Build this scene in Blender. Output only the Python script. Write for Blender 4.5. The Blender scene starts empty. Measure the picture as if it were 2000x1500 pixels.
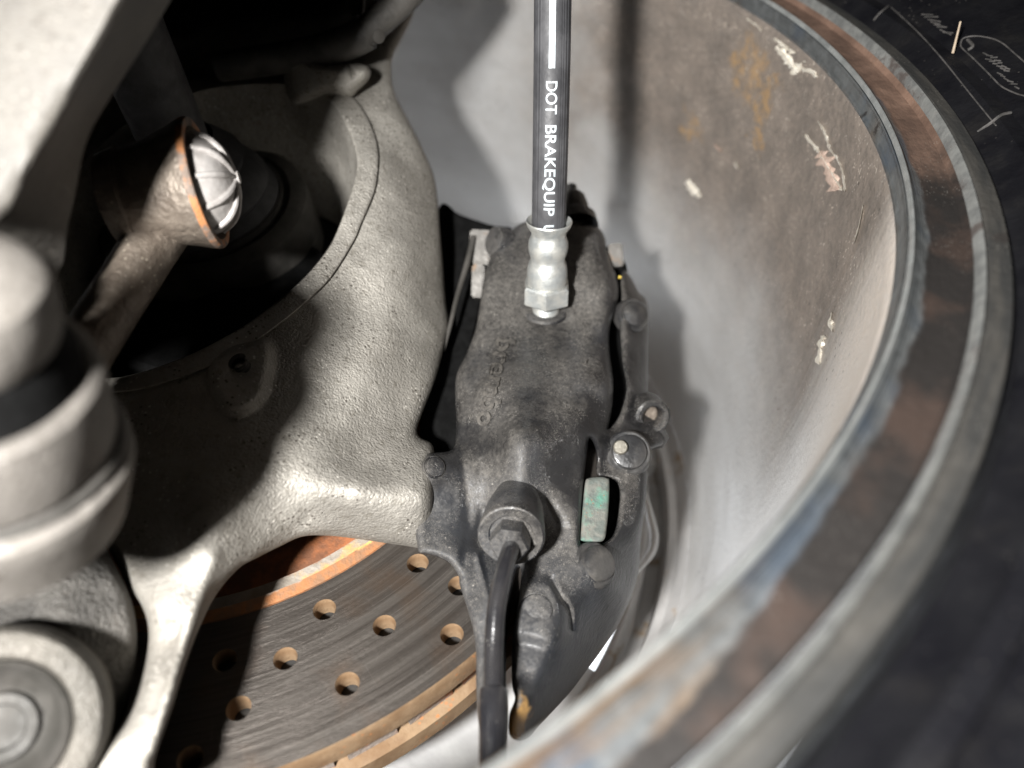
import bpy, bmesh, math, random
import numpy as np
from mathutils import Vector, Matrix
from mathutils.geometry import delaunay_2d_cdt
random.seed(7); rng = np.random.default_rng(7)
scene = bpy.context.scene
COL = scene.collection

# ---------------------------------------------------------------- camera, light, exposure
# World frame: the wheel axis is Y (outboard +Y), Z up, X to the right; origin = rim centre in the
# plane of the inner rim flange. The camera sits low by the inner flange and looks up and outboard.
F = 1500.0
CAMC = np.array([-.1196, -.0858, .2211])
TH, PH = .0105, .7955
_n = np.array([math.sin(TH)*math.cos(PH), math.sin(PH), math.cos(TH)*math.cos(PH)])
_ex = np.array([1., 0, 0]); _ex -= _n*(_ex@_n); _ex /= np.linalg.norm(_ex)
M = np.array([_ex, _n, np.cross(_ex, _n)])
CAM = M@(-CAMC)
def W(px, py, t):                       # a sight line of the survey photo at range t -> world point
    return M@(t*np.array([(px-1000)/F, (py-750)/F, 1.0])-CAMC)
def WA(px, py, t):                      # array version
    d = np.stack([(px-1000)/F*t, (py-750)/F*t, t], -1)-CAMC
    return d@M.T
def camdir(x, y, z):
    v = M@np.array([x, y, z], float); return v/np.linalg.norm(v)

BY = [.0062, .012, .03, .07, .11, .145, .16]; BR = [.2182, .2176, .2165, .2135, .2085, .2035, .201]
def on_barrel(px, py, lift=0.):
    d = M@np.array([(px-1000)/F, (py-750)/F, 1.]); ts = np.linspace(.12, .6, 6000); X = CAM+ts[:, None]*d
    r = np.hypot(X[:, 0], X[:, 2])-np.interp(X[:, 1], BY, BR); k = np.where((X[:, 1] > .008) & (r > -lift))[0]
    return X[k[0]] if len(k) else X[-1]
cam_d = bpy.data.cameras.new('camera'); cam = bpy.data.objects.new('camera', cam_d); COL.objects.link(cam)
R = np.array([M@[1, 0, 0], M@[0, -1, 0], M@[0, 0, -1]]).T
mw = Matrix.Identity(4)
for i in range(3):
    for j in range(3): mw[i][j] = R[i, j]
    mw[i][3] = CAM[i]
cam.matrix_world = mw
cam_d.sensor_width = 36; cam_d.lens = 36*F/2000; cam_d.clip_start = .01; cam_d.clip_end = 50
cam_d.dof.use_dof = True; cam_d.dof.focus_distance = .206; cam_d.dof.aperture_fstop = 7.0
scene.camera = cam

w = bpy.data.worlds.new('World'); scene.world = w; w.use_nodes = True
bg = w.node_tree.nodes['Background']; bg.inputs[0].default_value = (.92, .955, 1, 1); bg.inputs[1].default_value = 2.7   # daylight outside, reaching in only between the spokes
lamp_d = bpy.data.lights.new('torch', 'SPOT'); lamp_d.energy = 15.5; lamp_d.shadow_soft_size = .012
lamp_d.spot_size = math.radians(86); lamp_d.spot_blend = .8
lamp_d.color = (1, .985, .96)
lamp = bpy.data.objects.new('torch', lamp_d); COL.objects.link(lamp)
lamp.location = M@(np.array([-.082, .004, -.10])-CAMC)
lamp.rotation_euler = Vector(M@np.array([.078, .004, .36])).to_track_quat('-Z', 'Y').to_euler()
scene.view_settings.view_transform = 'Standard'; scene.view_settings.look = 'None'
scene.view_settings.exposure = 0; scene.view_settings.gamma = 1

# ---------------------------------------------------------------- materials
class NT:
    def __init__(s, name):
        s.m = bpy.data.materials.new(name); s.m.use_nodes = True
        s.t = s.m.node_tree; s.t.nodes.clear()
        s.out = s.n('ShaderNodeOutputMaterial'); s.b = s.n('ShaderNodeBsdfPrincipled')
        s.t.links.new(s.b.outputs[0], s.out.inputs[0])
        s.co = s.n('ShaderNodeTexCoord').outputs['Object']
    def n(s, k, **kw):
        nd = s.t.nodes.new(k)
        for a, v in kw.items(): setattr(nd, a, v)
        return nd
    def l(s, v, i):
        if hasattr(v, 'links') or isinstance(v, bpy.types.NodeSocket): s.t.links.new(v, i)
        else:
            if isinstance(v, (tuple, list)) and len(v) == 3 and i.type == 'RGBA': v = (*v, 1)
            i.default_value = v
    def noise(s, scale, detail=5, rough=.55, co=None, dist=0, color=False):
        nd = s.n('ShaderNodeTexNoise'); s.l(co or s.co, nd.inputs['Vector'])
        nd.inputs['Scale'].default_value = scale; nd.inputs['Detail'].default_value = detail
        nd.inputs['Roughness'].default_value = rough; nd.inputs['Distortion'].default_value = dist
        return nd.outputs['Color' if color else 'Fac']
    def vor(s, scale, co=None, feature='F1', rnd=1):
        nd = s.n('ShaderNodeTexVoronoi', feature=feature); s.l(co or s.co, nd.inputs['Vector'])
        nd.inputs['Scale'].default_value = scale; nd.inputs['Randomness'].default_value = rnd
        return nd.outputs['Distance']
    def ramp(s, v, a, b, lo=0., hi=1.):
        nd = s.n('ShaderNodeMapRange', interpolation_type='SMOOTHSTEP'); s.l(v, nd.inputs['Value'])
        nd.inputs['From Min'].default_value = a; nd.inputs['From Max'].default_value = b
        nd.inputs['To Min'].default_value = lo; nd.inputs['To Max'].default_value = hi
        return nd.outputs[0]
    def math(s, op, a, b=0., c=0.):
        nd = s.n('ShaderNodeMath', operation=op); s.l(a, nd.inputs[0]); s.l(b, nd.inputs[1]); s.l(c, nd.inputs[2]); return nd.outputs[0]
    def mix(s, f, a, b):
        nd = s.n('ShaderNodeMix', data_type='RGBA'); s.l(f, nd.inputs[0]); s.l(a, nd.inputs[6]); s.l(b, nd.inputs[7]); return nd.outputs[2]
    def mapv(s, scale=(1, 1, 1), rot=(0, 0, 0), co=None):
        nd = s.n('ShaderNodeMapping'); s.l(co or s.co, nd.inputs[0])
        nd.inputs['Scale'].default_value = scale; nd.inputs['Rotation'].default_value = rot; return nd.outputs[0]
    def xyz(s):
        nd = s.n('ShaderNodeSeparateXYZ'); s.l(s.co, nd.inputs[0]); return nd.outputs
    def comb(s, x, y, z):
        nd = s.n('ShaderNodeCombineXYZ'); s.l(x, nd.inputs[0]); s.l(y, nd.inputs[1]); s.l(z, nd.inputs[2]); return nd.outputs[0]
    def bumps(s, lst):                 # [(height socket, distance m)]
        nrm = None
        for h, d in lst:
            nd = s.n('ShaderNodeBump'); s.l(h, nd.inputs['Height']); nd.inputs['Distance'].default_value = d
            nd.inputs['Strength'].default_value = 1
            if nrm is not None: s.t.links.new(nrm, nd.inputs['Normal'])
            nrm = nd.outputs[0]
        s.t.links.new(nrm, s.b.inputs['Normal'])
    def done(s, col, rough=.6, metal=0., spec=.5, coat=0.):
        s.l(col, s.b.inputs['Base Color']); s.l(rough, s.b.inputs['Roughness']); s.l(metal, s.b.inputs['Metallic'])
        s.b.inputs['Specular IOR Level'].default_value = spec; s.b.inputs['Coat Weight'].default_value = coat
        s.b.inputs['Coat Roughness'].default_value = .15
        return s.m

def generic(name, c1, c2, ns=150, lo=.35, hi=.65, rough=(.5, .7), metal=0., bump=((600, .0002),), dust=None, speck=None, spec=.5, coat=0.):
    t = NT(name)
    c = t.mix(t.ramp(t.noise(ns, 6, .6), lo, hi), c1, c2)
    r = t.ramp(t.noise(ns*2.3, 4), .3, .7, rough[0], rough[1])
    mt = metal
    if dust:
        dc, dsc, dl, dh = dust
        k = t.ramp(t.noise(dsc, 7, .65), dl, dh)
        c = t.mix(k, c, dc); r = t.mix(k, r, (.85, .85, .85))
        if metal: mt = t.math('MULTIPLY', t.math('SUBTRACT', 1., k), metal)
    if speck:
        for sc_, ss, th in speck:
            k = t.math('MULTIPLY', t.ramp(t.vor(ss), th, th*.6), t.ramp(t.noise(ss*.11, 3), .5, .62))
            c = t.mix(k, c, sc_)
    t.bumps([(t.noise(b[0], b[2] if len(b) > 2 else 4, .6), b[1]) for b in bump])
    return t.done(c, r, mt, spec, coat)

def cast_alu(name, c1=(.245, .23, .205), c2=(.36, .34, .305), metal=.4, peel=1.0):
    t = NT(name)
    big = t.noise(45, 6, .6); fine = t.noise(420, 4, .6)
    c = t.mix(t.ramp(big, .38, .66), c1, c2)
    c = t.mix(t.ramp(fine, .52, .72, 0, .55), c, (c1[0]*.62, c1[1]*.60, c1[2]*.55))
    k = t.math('MULTIPLY', t.ramp(t.vor(700), .28, .12), t.ramp(t.noise(120, 3), .5, .62))
    c = t.mix(t.ramp(t.noise(16, 6, .65), .50, .72, 0, .32), c, (c1[0]*.55, c1[1]*.50, c1[2]*.44))
    c = t.mix(k, c, tuple(min(.62, v*1.55) for v in c2))
    k2 = t.math('MULTIPLY', t.ramp(t.vor(620), .30, .12), t.ramp(t.noise(60, 4), .46, .60))
    c = t.mix(k2, c, (.07, .06, .05))
    t.bumps([(t.noise(1500, 3, .5), .00042*peel), (t.noise(640, 2, .5), .00022*peel), (t.noise(90, 2, .5), .0002*peel)])
    return t.done(c, t.ramp(big, .3, .7, .50, .64), metal)

def black_paint(name):
    t = NT(name)
    base = t.mix(t.ramp(t.noise(90, 5), .4, .65), (.012, .012, .013), (.026, .0255, .026))
    # dust has settled on the faces that look inboard and up; the outer face stays clean and glossy
    nd = t.n('ShaderNodeNewGeometry'); dp = t.n('ShaderNodeVectorMath', operation='DOT_PRODUCT')
    t.l(nd.outputs['Normal'], dp.inputs[0]); dp.inputs[1].default_value = tuple(camdir(-.45, -.25, -.86))
    d1 = t.ramp(t.math('ADD', t.noise(34, 8, .7), t.ramp(dp.outputs['Value'], .1, .8, -.25, .10)), .42, .74)
    d2 = t.ramp(t.noise(800, 5, .75), .34, .70, .30, 1.)
    k = t.math('MULTIPLY', d1, d2)
    c = t.mix(t.math('MULTIPLY', k, .84), base, (.142, .131, .117))
    c = t.mix(t.math('MULTIPLY', t.ramp(t.noise(24, 5), .50, .66), .45), c, (.040, .044, .052))
    fn = t.noise(620, 2, .5, dist=3.); fib = t.math('MULTIPLY', t.ramp(fn, .475, .5), t.ramp(fn, .525, .5))
    fib = t.math('MULTIPLY', fib, t.math('MULTIPLY', t.ramp(t.noise(75, 4), .42, .56, 0, .9), t.ramp(dp.outputs['Value'], .2, .6)))
    c = t.mix(fib, c, (.36, .335, .30))
    sp = t.math('MULTIPLY', t.ramp(t.vor(1300), .20, .1), t.ramp(t.noise(150, 3), .48, .62))
    c = t.mix(t.math('MULTIPLY', sp, .6), c, (.36, .335, .30))
    dd = t.n('ShaderNodeVectorMath', operation='DISTANCE'); t.l(nd.outputs['Position'], dd.inputs[0]); dd.inputs[1].default_value = tuple(W(1003, 1418, .1675))
    st = t.ramp(t.math('ADD', dd.outputs['Value'], t.math('MULTIPLY', t.math('SUBTRACT', t.noise(260, 5, .7), .5), .016)), .0065, .0035)
    c = t.mix(t.math('MULTIPLY', st, .85), c, (.40, .235, .085))
    r = t.ramp(k, 0, .6, .22, .60)
    t.bumps([(t.noise(900, 4, .6), .00018), (fib, .00012), (t.noise(70, 3), .0006)])
    return t.done(c, r, 0, .5)
M_black = black_paint('dusty_black_paint')
M_letter = generic('dusty_cast_letters', (.040, .037, .034), (.095, .087, .077), 700, rough=(.5, .7), bump=((900, .0003),))
M_alu = cast_alu('cast_aluminium')
M_alu_dark = cast_alu('dark_cast_iron', (.045, .042, .038), (.105, .098, .088), .2, 2.6)
M_ring = cast_alu('speckled_ring_alloy', (.085, .079, .068), (.145, .133, .115), .2, 1.2)
M_alu_pale = cast_alu('pale_aluminium', (.135, .124, .112), (.195, .18, .162), .15, .5)
M_arm = cast_alu('pale_dusty_casting', (.056, .051, .045), (.105, .097, .085), .05, .5)
M_rubber = generic('black_rubber', (.034, .034, .037), (.062, .062, .066), 120, rough=(.5, .7), bump=((900, .0001),))
M_dark = generic('dark_greasy_metal', (.03, .028, .026), (.07, .066, .06), 120, rough=(.4, .65), metal=.1, bump=((700, .0002),))
M_cv = generic('dusty_dark_steel', (.034, .032, .028), (.065, .06, .054), 90, rough=(.55, .75), metal=.1, bump=((900, .0002),))
M_zinc = generic('zinc_plate', (.40, .42, .42), (.54, .54, .51), 260, rough=(.42, .56), metal=.7, bump=((1500, .00012),), speck=(((.2, .2, .19), 900, .2),))
M_gloss = generic('glossy_black_pipe', (.012, .012, .014), (.022, .021, .022), 120, rough=(.14, .24), bump=((300, .00012),), dust=((.055, .051, .046), 110, .60, .85), speck=(((.2, .19, .175), 900, .14),), coat=.5)
M_satin = generic('satin_black_bolt', (.018, .018, .019), (.045, .043, .041), 160, rough=(.3, .5), bump=((700, .0002),), dust=((.09, .082, .072), 90, .52, .78), coat=.4)
M_rustlip = generic('patchy_rust_lip', (.13, .10, .08), (.30, .125, .045), 170, lo=.42, hi=.56, rough=(.6, .9), bump=((600, .0005),))
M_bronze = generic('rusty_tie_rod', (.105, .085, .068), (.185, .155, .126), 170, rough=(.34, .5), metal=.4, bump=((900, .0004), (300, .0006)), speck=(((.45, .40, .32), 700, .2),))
M_rust = generic('orange_rust', (.28, .105, .035), (.42, .19, .075), 300, rough=(.8, .95), bump=((1100, .0003),), dust=((.16, .075, .04), 200, .5, .7))
M_tan = generic('tan_flash_rust', (.145, .085, .042), (.215, .142, .080), 120, rough=(.7, .9), bump=((1300, .0002),), speck=(((.30, .12, .04), 500, .3),))
M_dome = generic('pale_cap', (.30, .28, .265), (.38, .36, .345), 250, rough=(.4, .55), metal=.25, bump=((700, .0002),))
M_white = generic('white_print', (.44, .49, .52), (.56, .61, .63), 600, rough=(.5, .6), bump=((1500, .00003),), dust=((.13, .135, .14), 900, .56, .70))
M_pad = generic('greenish_pad_plate', (.095, .108, .098), (.155, .152, .134), 420, rough=(.6, .8), bump=((900, .0003),), dust=((.07, .20, .15), 110, .50, .70), speck=(((.20, .11, .07), 900, .22),))
M_pin = generic('dull_pin', (.13, .12, .098), (.20, .185, .155), 250, rough=(.4, .55), metal=.5)
M_palebolt = generic('pale_bolt', (.08, .075, .068), (.13, .122, .112), 200, rough=(.45, .6), metal=.3, dust=((.22, .15, .10), 150, .56, .7))
M_shade = generic('shade_black', (.003, .003, .003), (.006, .006, .006), 300, rough=(.8, .95), spec=.1)  # near-black that puts shade into the colour of gap fillers and recesses
M_hole = generic('dark_bore', (.012, .011, .01), (.03, .026, .022), 300, rough=(.7, .9))
M_flake = generic('flaking_lacquer', (.62, .56, .46), (.75, .71, .63), 700, rough=(.7, .9), bump=((1500, .0004),))
M_flakep = generic('pinkish_flaked_patch', (.40, .29, .235), (.50, .38, .31), 600, rough=(.7, .9), bump=((1200, .0004),))

def polar(t):
    x, y, z = t.xyz()
    r = t.math('SQRT', t.math('ADD', t.math('MULTIPLY', x, x), t.math('MULTIPLY', z, z)))
    a = t.math('ARCTAN2', z, x)
    return r, a, y

def disc_mat():
    t = NT('scored_disc_iron'); r, a, y = polar(t)
    co = t.comb(t.math('MULTIPLY', r, 5200.), t.math('MULTIPLY', a, .8), 0.)
    ring = t.noise(1, 5, .7, co)
    co2 = t.comb(t.math('MULTIPLY', r, 700.), t.math('MULTIPLY', a, .7), 4.)
    ring2 = t.noise(1, 3, .5, co2)
    c = t.mix(t.ramp(ring2, .35, .65), (.066, .057, .050), (.088, .078, .069))
    c = t.mix(t.ramp(ring, .55, .70, 0, .7), c, (.24, .215, .19))
    c = t.mix(t.ramp(t.noise(60, 5), .5, .7, 0, .35), c, (.10, .06, .035))
    co3 = t.comb(t.math('MULTIPLY', r, 40.), t.math('MULTIPLY', a, 260.), 1.)
    c = t.mix(t.ramp(t.noise(1, 4, .6, co3), .66, .74, 0, .18), c, (.4, .37, .33))
    t.bumps([(ring, .00018), (t.noise(900, 3), .00008)])
    return t.done(c, t.ramp(ring2, .3, .7, .34, .5), .7)
M_disc = disc_mat()

def hat_mat():
    t = NT('rusty_disc_hat'); r, a, y = polar(t)
    n = t.noise(130, 6, .65)
    rr = t.math('ADD', r, t.math('MULTIPLY', t.math('SUBTRACT', n, .5), .006))
    c = t.mix(t.ramp(n, .35, .65), (.22, .19, .155), (.30, .27, .235))
    c = t.mix(t.ramp(t.noise(70, 5), .52, .62), c, (.45, .27, .09))
    c = t.mix(t.ramp(rr, .0775, .0760), c, t.mix(t.ramp(t.noise(160, 6, .65), .40, .62), (.15, .062, .03), (.27, .095, .035)))
    c = t.mix(t.ramp(rr, .0826, .0836), c, t.mix(t.ramp(t.noise(300, 5), .4, .6), (.27, .115, .045), (.20, .105, .055)))
    t.bumps([(n, .0005), (t.noise(900, 4), .0003)])
    return t.done(c, .85, 0)
M_hat = hat_mat()

def vane_mat():
    t = NT('rusty_vane_iron')
    n = t.noise(95, 6, .65)
    c = t.mix(t.ramp(n, .44, .58), (.25, .215, .19), (.26, .095, .035))
    c = t.mix(t.ramp(t.noise(260, 5), .5, .7, 0, .6), c, (.30, .19, .14))
    t.bumps([(t.noise(900, 5), .0005)]); return t.done(c, .85)
M_vane = vane_mat()

def barrel_mat():
    t = NT('dirty_silver_barrel'); r, a, y = polar(t)
    u = t.math('MULTIPLY', a, .21)
    co = t.comb(u, y, 0.)
    st = t.noise(1, 6, .6, t.comb(t.math('MULTIPLY', u, 26.), t.math('MULTIPLY', y, 90.), 0.))
    ax = t.noise(1, 5, .6, t.comb(t.math('MULTIPLY', u, 300.), t.math('MULTIPLY', y, 25.), 0.))
    n = t.noise(16, 7, .62, co); f = t.noise(420, 6, .7, co)
    silver = t.mix(t.ramp(st, .3, .75), (.62, .612, .60), (.69, .685, .675))
    brown = t.mix(t.ramp(t.math('ADD', t.math('MULTIPLY', f, .45), t.math('MULTIPLY', t.noise(55, 6, .65, co), .55)), .36, .64), (.090, .070, .054), (.190, .150, .119))
    # dirt lies over the middle of the barrel, thinner towards the wheel face and at the bottom
    k = t.math('MULTIPLY', t.ramp(t.math('ADD', y, t.math('MULTIPLY', t.math('SUBTRACT', n, .5), .06)), .145, .06),
               t.ramp(t.math('ADD', a, t.math('MULTIPLY', t.math('SUBTRACT', ax, .5), .22)), -.58, -.18))
    k = t.math('MULTIPLY', k, t.ramp(t.math('ADD', a, t.math('MULTIPLY', t.math('SUBTRACT', n, .5), 1.)), 1.3, .55))
    c = t.mix(t.math('MULTIPLY', k, .92), silver, brown)
    # tan close to the inner edge low down, lightened to paint in a light pool
    k2 = t.math('MULTIPLY', t.ramp(y, .075, .012), t.ramp(a, -.2, -.4))
    k2 = t.math('MULTIPLY', k2, t.ramp(f, .25, .6, .45, .95))
    c = t.mix(t.ramp(a, -.25, -.55), c, t.mix(st, (.74, .725, .71), (.86, .85, .84)))  # low barrel painted paler to stand for the glare there
    c = t.mix(k2, c, (.72, .635, .555))
    # one splashed orange stain with a few drips below it
    pos = t.n('ShaderNodeNewGeometry').outputs['Position']; o = None
    warp = t.noise(110, 6, .75, co)
    for px, py, rad in ((1455, 130, .013), (1478, 150, .012), (1500, 165, .008), (1490, 220, .007), (1478, 270, .006), (1350, 250, .008)):
        q = t.n('ShaderNodeVectorMath', operation='DISTANCE'); t.l(pos, q.inputs[0]); q.inputs[1].default_value = tuple(on_barrel(px, py))
        v = t.ramp(t.math('ADD', q.outputs['Value'], t.math('MULTIPLY', t.math('SUBTRACT', warp, .5), .040)), rad, rad*.3)
        o = v if o is None else t.math('MAXIMUM', o, v)
    c = t.mix(t.math('MULTIPLY', o, t.ramp(t.noise(190, 5, .7, co), .38, .62, .05, .55)), c, (.42, .25, .095))
    for sc_, th, col, am in ((420, .16, (.62, .56, .48), .8), (300, .15, (.06, .05, .04), .9), (850, .24, (.58, .50, .42), .85), (1300, .22, (.62, .58, .52), .8)):  # specks; the bright ones include glints painted into the colour
        s = t.math('MULTIPLY', t.ramp(t.vor(sc_, t.comb(t.math('MULTIPLY', u, 1.), t.math('MULTIPLY', y, .7), 0.)), th, th*.5), t.ramp(t.noise(sc_*.13, 3, .5, co), .5, .62, 0, am))
        c = t.mix(s, c, col)
    sc = t.ramp(t.noise(1, 2, .5, t.comb(t.math('MULTIPLY', u, 60.), t.math('MULTIPLY', t.math('ADD', y, t.math('MULTIPLY', u, .5)), 900.), 0.)), .74, .78, 0, .35)
    c = t.mix(sc, c, (.6, .57, .53))
    rough = t.mix(k, t.ramp(st, .3, .7, .33, .38), (.55, .55, .55))
    metal = t.math('MULTIPLY', t.math('SUBTRACT', .6, t.math('MULTIPLY', k, .5)), t.ramp(a, -.55, -.25, .15, 1.))
    t.bumps([(f, .00045), (st, .00003)])
    tg = t.n('ShaderNodeTangent', direction_type='RADIAL', axis='Y'); t.l(tg.outputs[0], t.b.inputs['Tangent'])
    t.b.inputs['Anisotropic'].default_value = .75
    return t.done(c, rough, metal)
M_barrel = barrel_mat()

def band_mat(name, c_sil=(.185, .195, .197), rb=.2231, groove=True, blot=.64):
    """turned rim metal inside radius rb, rust-brown film outside it with a ragged border; the border
    wanders outward near the bottom of the rim, where the metal also carries tan rust blooms"""
    t = NT(name); r, a, y = polar(t)
    u = t.math('MULTIPLY', a, .228)
    n = t.noise(1, 6, .62, t.comb(t.math('MULTIPLY', u, 60.), t.math('MULTIPLY', r, 160.), 0.))
    f = t.noise(300, 5, .6); low = t.ramp(t.math('ADD', a, t.math('MULTIPLY', n, .3)), -.55, -.95)
    sil = t.mix(t.ramp(f, .3, .7), tuple(v*.8 for v in c_sil), tuple(min(1, v*1.25) for v in c_sil))
    sil = t.mix(t.ramp(t.noise(36, 3), .48, .62), sil, (c_sil[0]*.66, c_sil[1]*.76, c_sil[2]*.92))
    tan = t.mix(t.ramp(t.noise(50, 4), .42, .6), (.25, .165, .105), (.26, .15, .06))
    sil = t.mix(t.math('MULTIPLY', low, t.ramp(t.noise(1, 4, .55, t.comb(t.math('MULTIPLY', u, 26.), t.math('MULTIPLY', r, 140.), 7.)), .43, .56)), sil, tan)
    rust = t.mix(t.ramp(t.noise(70, 6, .65), .35, .65), (.105, .064, .046), (.185, .115, .083))
    dark = t.mix(t.ramp(t.noise(55, 5), .45, .65), (.012, .010, .009), (.034, .022, .017))
    rust = t.mix(t.ramp(t.math('ADD', a, t.math('MULTIPLY', n, .35)), .14, -.12), rust, dark)  # film turns near-black below the upper rim, set by angle
    edge = t.math('SUBTRACT', t.math('ADD', r, t.math('MULTIPLY', t.math('SUBTRACT', n, .5), .0048)), t.math('ADD', rb, t.math('MULTIPLY', low, .0052)))
    k = t.ramp(edge, -.0010, .0012)
    c = t.mix(k, sil, rust)
    fl = t.mix(t.ramp(t.noise(1, 5, .6, t.comb(t.math('MULTIPLY', u, 40.), t.math('MULTIPLY', r, 300.), 2.)), .4, .65), (.026, .026, .025), (.048, .045, .040))
    kf = t.ramp(r, .2330, .2336); c = t.mix(kf, c, fl)
    c = t.mix(t.ramp(t.math('ADD', r, t.math('MULTIPLY', t.math('SUBTRACT', n, .5), .0060)), .2186, .2168), c, (.19, .155, .125))
    dk = t.ramp(t.noise(48, 5, .6, dist=1), blot, blot+.05, 0, .8)
    c = t.mix(dk, c, (.025, .021, .019))
    sp = t.math('MULTIPLY', t.ramp(t.vor(1100), .20, .08), t.ramp(t.noise(70, 3), .5, .62)); c = t.mix(t.math('MULTIPLY', sp, .45), c, (.30, .28, .25))
    b = [(f, .0003), (n, .0008)]
    if groove:
        b.append((t.math('SINE', t.math('MULTIPLY', r, 2*math.pi/.00062)), .00016))
    t.bumps(b)
    km = t.math('MULTIPLY', t.math('SUBTRACT', 1., k), t.math('SUBTRACT', 1., t.math('MULTIPLY', kf, .5)))
    return t.done(c, t.mix(km, (.66, .66, .66), (.36, .36, .36)), t.math('MULTIPLY', km, .65))
M_band = band_mat('machined_band')
M_rustband = band_mat('rust_stained_band', groove=False, blot=.68)
M_flange = band_mat('scuffed_flange', groove=False)
M_ridge2 = generic('ridge_highlight_metal', (.30, .315, .31), (.42, .43, .42), 120, rough=(.3, .42), metal=.55, bump=((500, .0002),), dust=((.16, .165, .16), 90, .5, .66))  # brighter metal paints the highlight line along the turned ridge
M_ridge = generic('polished_ridge', (.22, .225, .22), (.34, .345, .33), 200, rough=(.3, .45), metal=.5, bump=((500, .0002),), dust=((.06, .05, .045), 80, .52, .66))
M_spoke = generic('silver_spoke_paint', (.60, .60, .60), (.70, .70, .69), 40, rough=(.35, .5), metal=.25, bump=((500, .0001),))
M_face = generic('silver_wheel_face', (.46, .455, .45), (.58, .57, .56), 40, rough=(.35, .5), metal=.4, bump=((500, .0001),), dust=((.30, .22, .14), 60, .58, .7))
M_tyre = generic('black_tyre_rubber', (.004, .004, .0056), (.008, .008, .0095), 60, rough=(.5, .7), bump=((700, .00025),), speck=(((.06, .056, .052), 500, .16),), dust=((.013, .012, .0115), 50, .5, .75), spec=.2)
M_tyrehi = generic('scuffed_raised_rubber', (.04, .038, .036), (.09, .084, .08), 300, rough=(.6, .8))
M_straw = generic('dry_straw', (.42, .33, .24), (.55, .45, .34), 500, rough=(.7, .9))

# ---------------------------------------------------------------- object helpers
def thing(name, label, cat, loc, group=None):
    o = bpy.data.objects.new(name, None); COL.objects.link(o); o.location = loc; o.empty_display_size = .01
    o['label'] = label; o['category'] = cat
    if group: o['group'] = group
    return o
LOC = {}
def wloc(o):
    v = np.array(o.location)
    while o.parent is not None: o = o.parent; v = v+np.array(o.location)
    return v
def obj(name, verts, faces, m, parent=None, angle=35, smooth=True, label=None, origin=None):
    verts = np.asarray(verts, float)
    pl = wloc(parent) if parent is not None else np.zeros(3)
    me = bpy.data.meshes.new(name)
    org = pl if origin is None else np.asarray(origin, float)
    me.from_pydata((verts-org).tolist(), [], [list(map(int, f)) for f in faces]); me.update()
    bm = bmesh.new(); bm.from_mesh(me); bmesh.ops.recalc_face_normals(bm, faces=bm.faces); bm.to_mesh(me); bm.free()
    if smooth:
        for p in me.polygons: p.use_smooth = True
        me.set_sharp_from_angle(angle=math.radians(angle))
    me.materials.append(m)
    o = bpy.data.objects.new(name, me); COL.objects.link(o); o.parent = parent
    if origin is not None: o.location = org-pl
    if label: o['label'] = label
    return o

def frame_of(ax, ref=None):
    ax = np.asarray(ax, float); ax /= np.linalg.norm(ax)
    r = np.array([1., 0, 0]) if ref is None else np.asarray(ref, float)
    if abs(ax@r)/np.linalg.norm(r) > .95: r = np.array([0, 0, 1.])
    u = r-ax*(ax@r); u /= np.linalg.norm(u); return ax, u, np.cross(ax, u)
def lathe_geo(prof, org, ax, segs=64, a0=0., a1=2*math.pi, ref=None, rmod=None):
    ax, u, v = frame_of(ax, ref); org = np.asarray(org, float)
    full = abs(a1-a0-2*math.pi) < 1e-6
    n = segs if full else segs+1
    vs, fs = [], []
    for i in range(n):
        a = a0+(a1-a0)*i/segs; d = u*math.cos(a)+v*math.sin(a)
        for k, (s, r) in enumerate(prof):
            rr = r if rmod is None else rmod(a, s, r)
            vs.append(org+ax*s+d*rr)
    m = len(prof)
    for i in range(segs):
        j = (i+1) % n
        for k in range(m-1): fs.append((i*m+k, j*m+k, j*m+k+1, i*m+k+1))
    return np.array(vs), fs
def lathe(name, prof, org, ax, m, parent=None, segs=64, **kw):
    ang = kw.pop('angle', 35); lab = kw.pop('label', None)
    vs, fs = lathe_geo(prof, org, ax, segs, **kw)
    # weld points on the axis
    bm = bmesh.new(); bv = [bm.verts.new(p) for p in vs]
    for f in fs:
        try: bm.faces.new([bv[i] for i in f])
        except ValueError: pass
    bmesh.ops.remove_doubles(bm, verts=bm.verts, dist=1e-7)
    bm.verts.index_update()
    v2 = [tuple(v.co) for v in bm.verts]; f2 = [[v.index for v in f.verts] for f in bm.faces]; bm.free()
    return obj(name, v2, f2, m, parent, ang, label=lab)

def catmull(pts, closed=False, n=8):
    P = np.array([p[:3] for p in pts], float) if len(pts[0]) > 2 else np.array(pts, float)
    out = []; N = len(P)
    rng_ = range(N) if closed else range(N-1)
    for i in rng_:
        if closed: a, b, c, d = P[i-1], P[i], P[(i+1) % N], P[(i+2) % N]
        else: a, b, c, d = P[max(i-1, 0)], P[i], P[i+1], P[min(i+2, N-1)]
        for k in range(n):
            t = k/n
            out.append(.5*((2*b)+(c-a)*t+(2*a-5*b+4*c-d)*t*t+(3*b-a-3*c+d)*t**3))
    if not closed: out.append(P[-1])
    return np.array(out)

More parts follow.
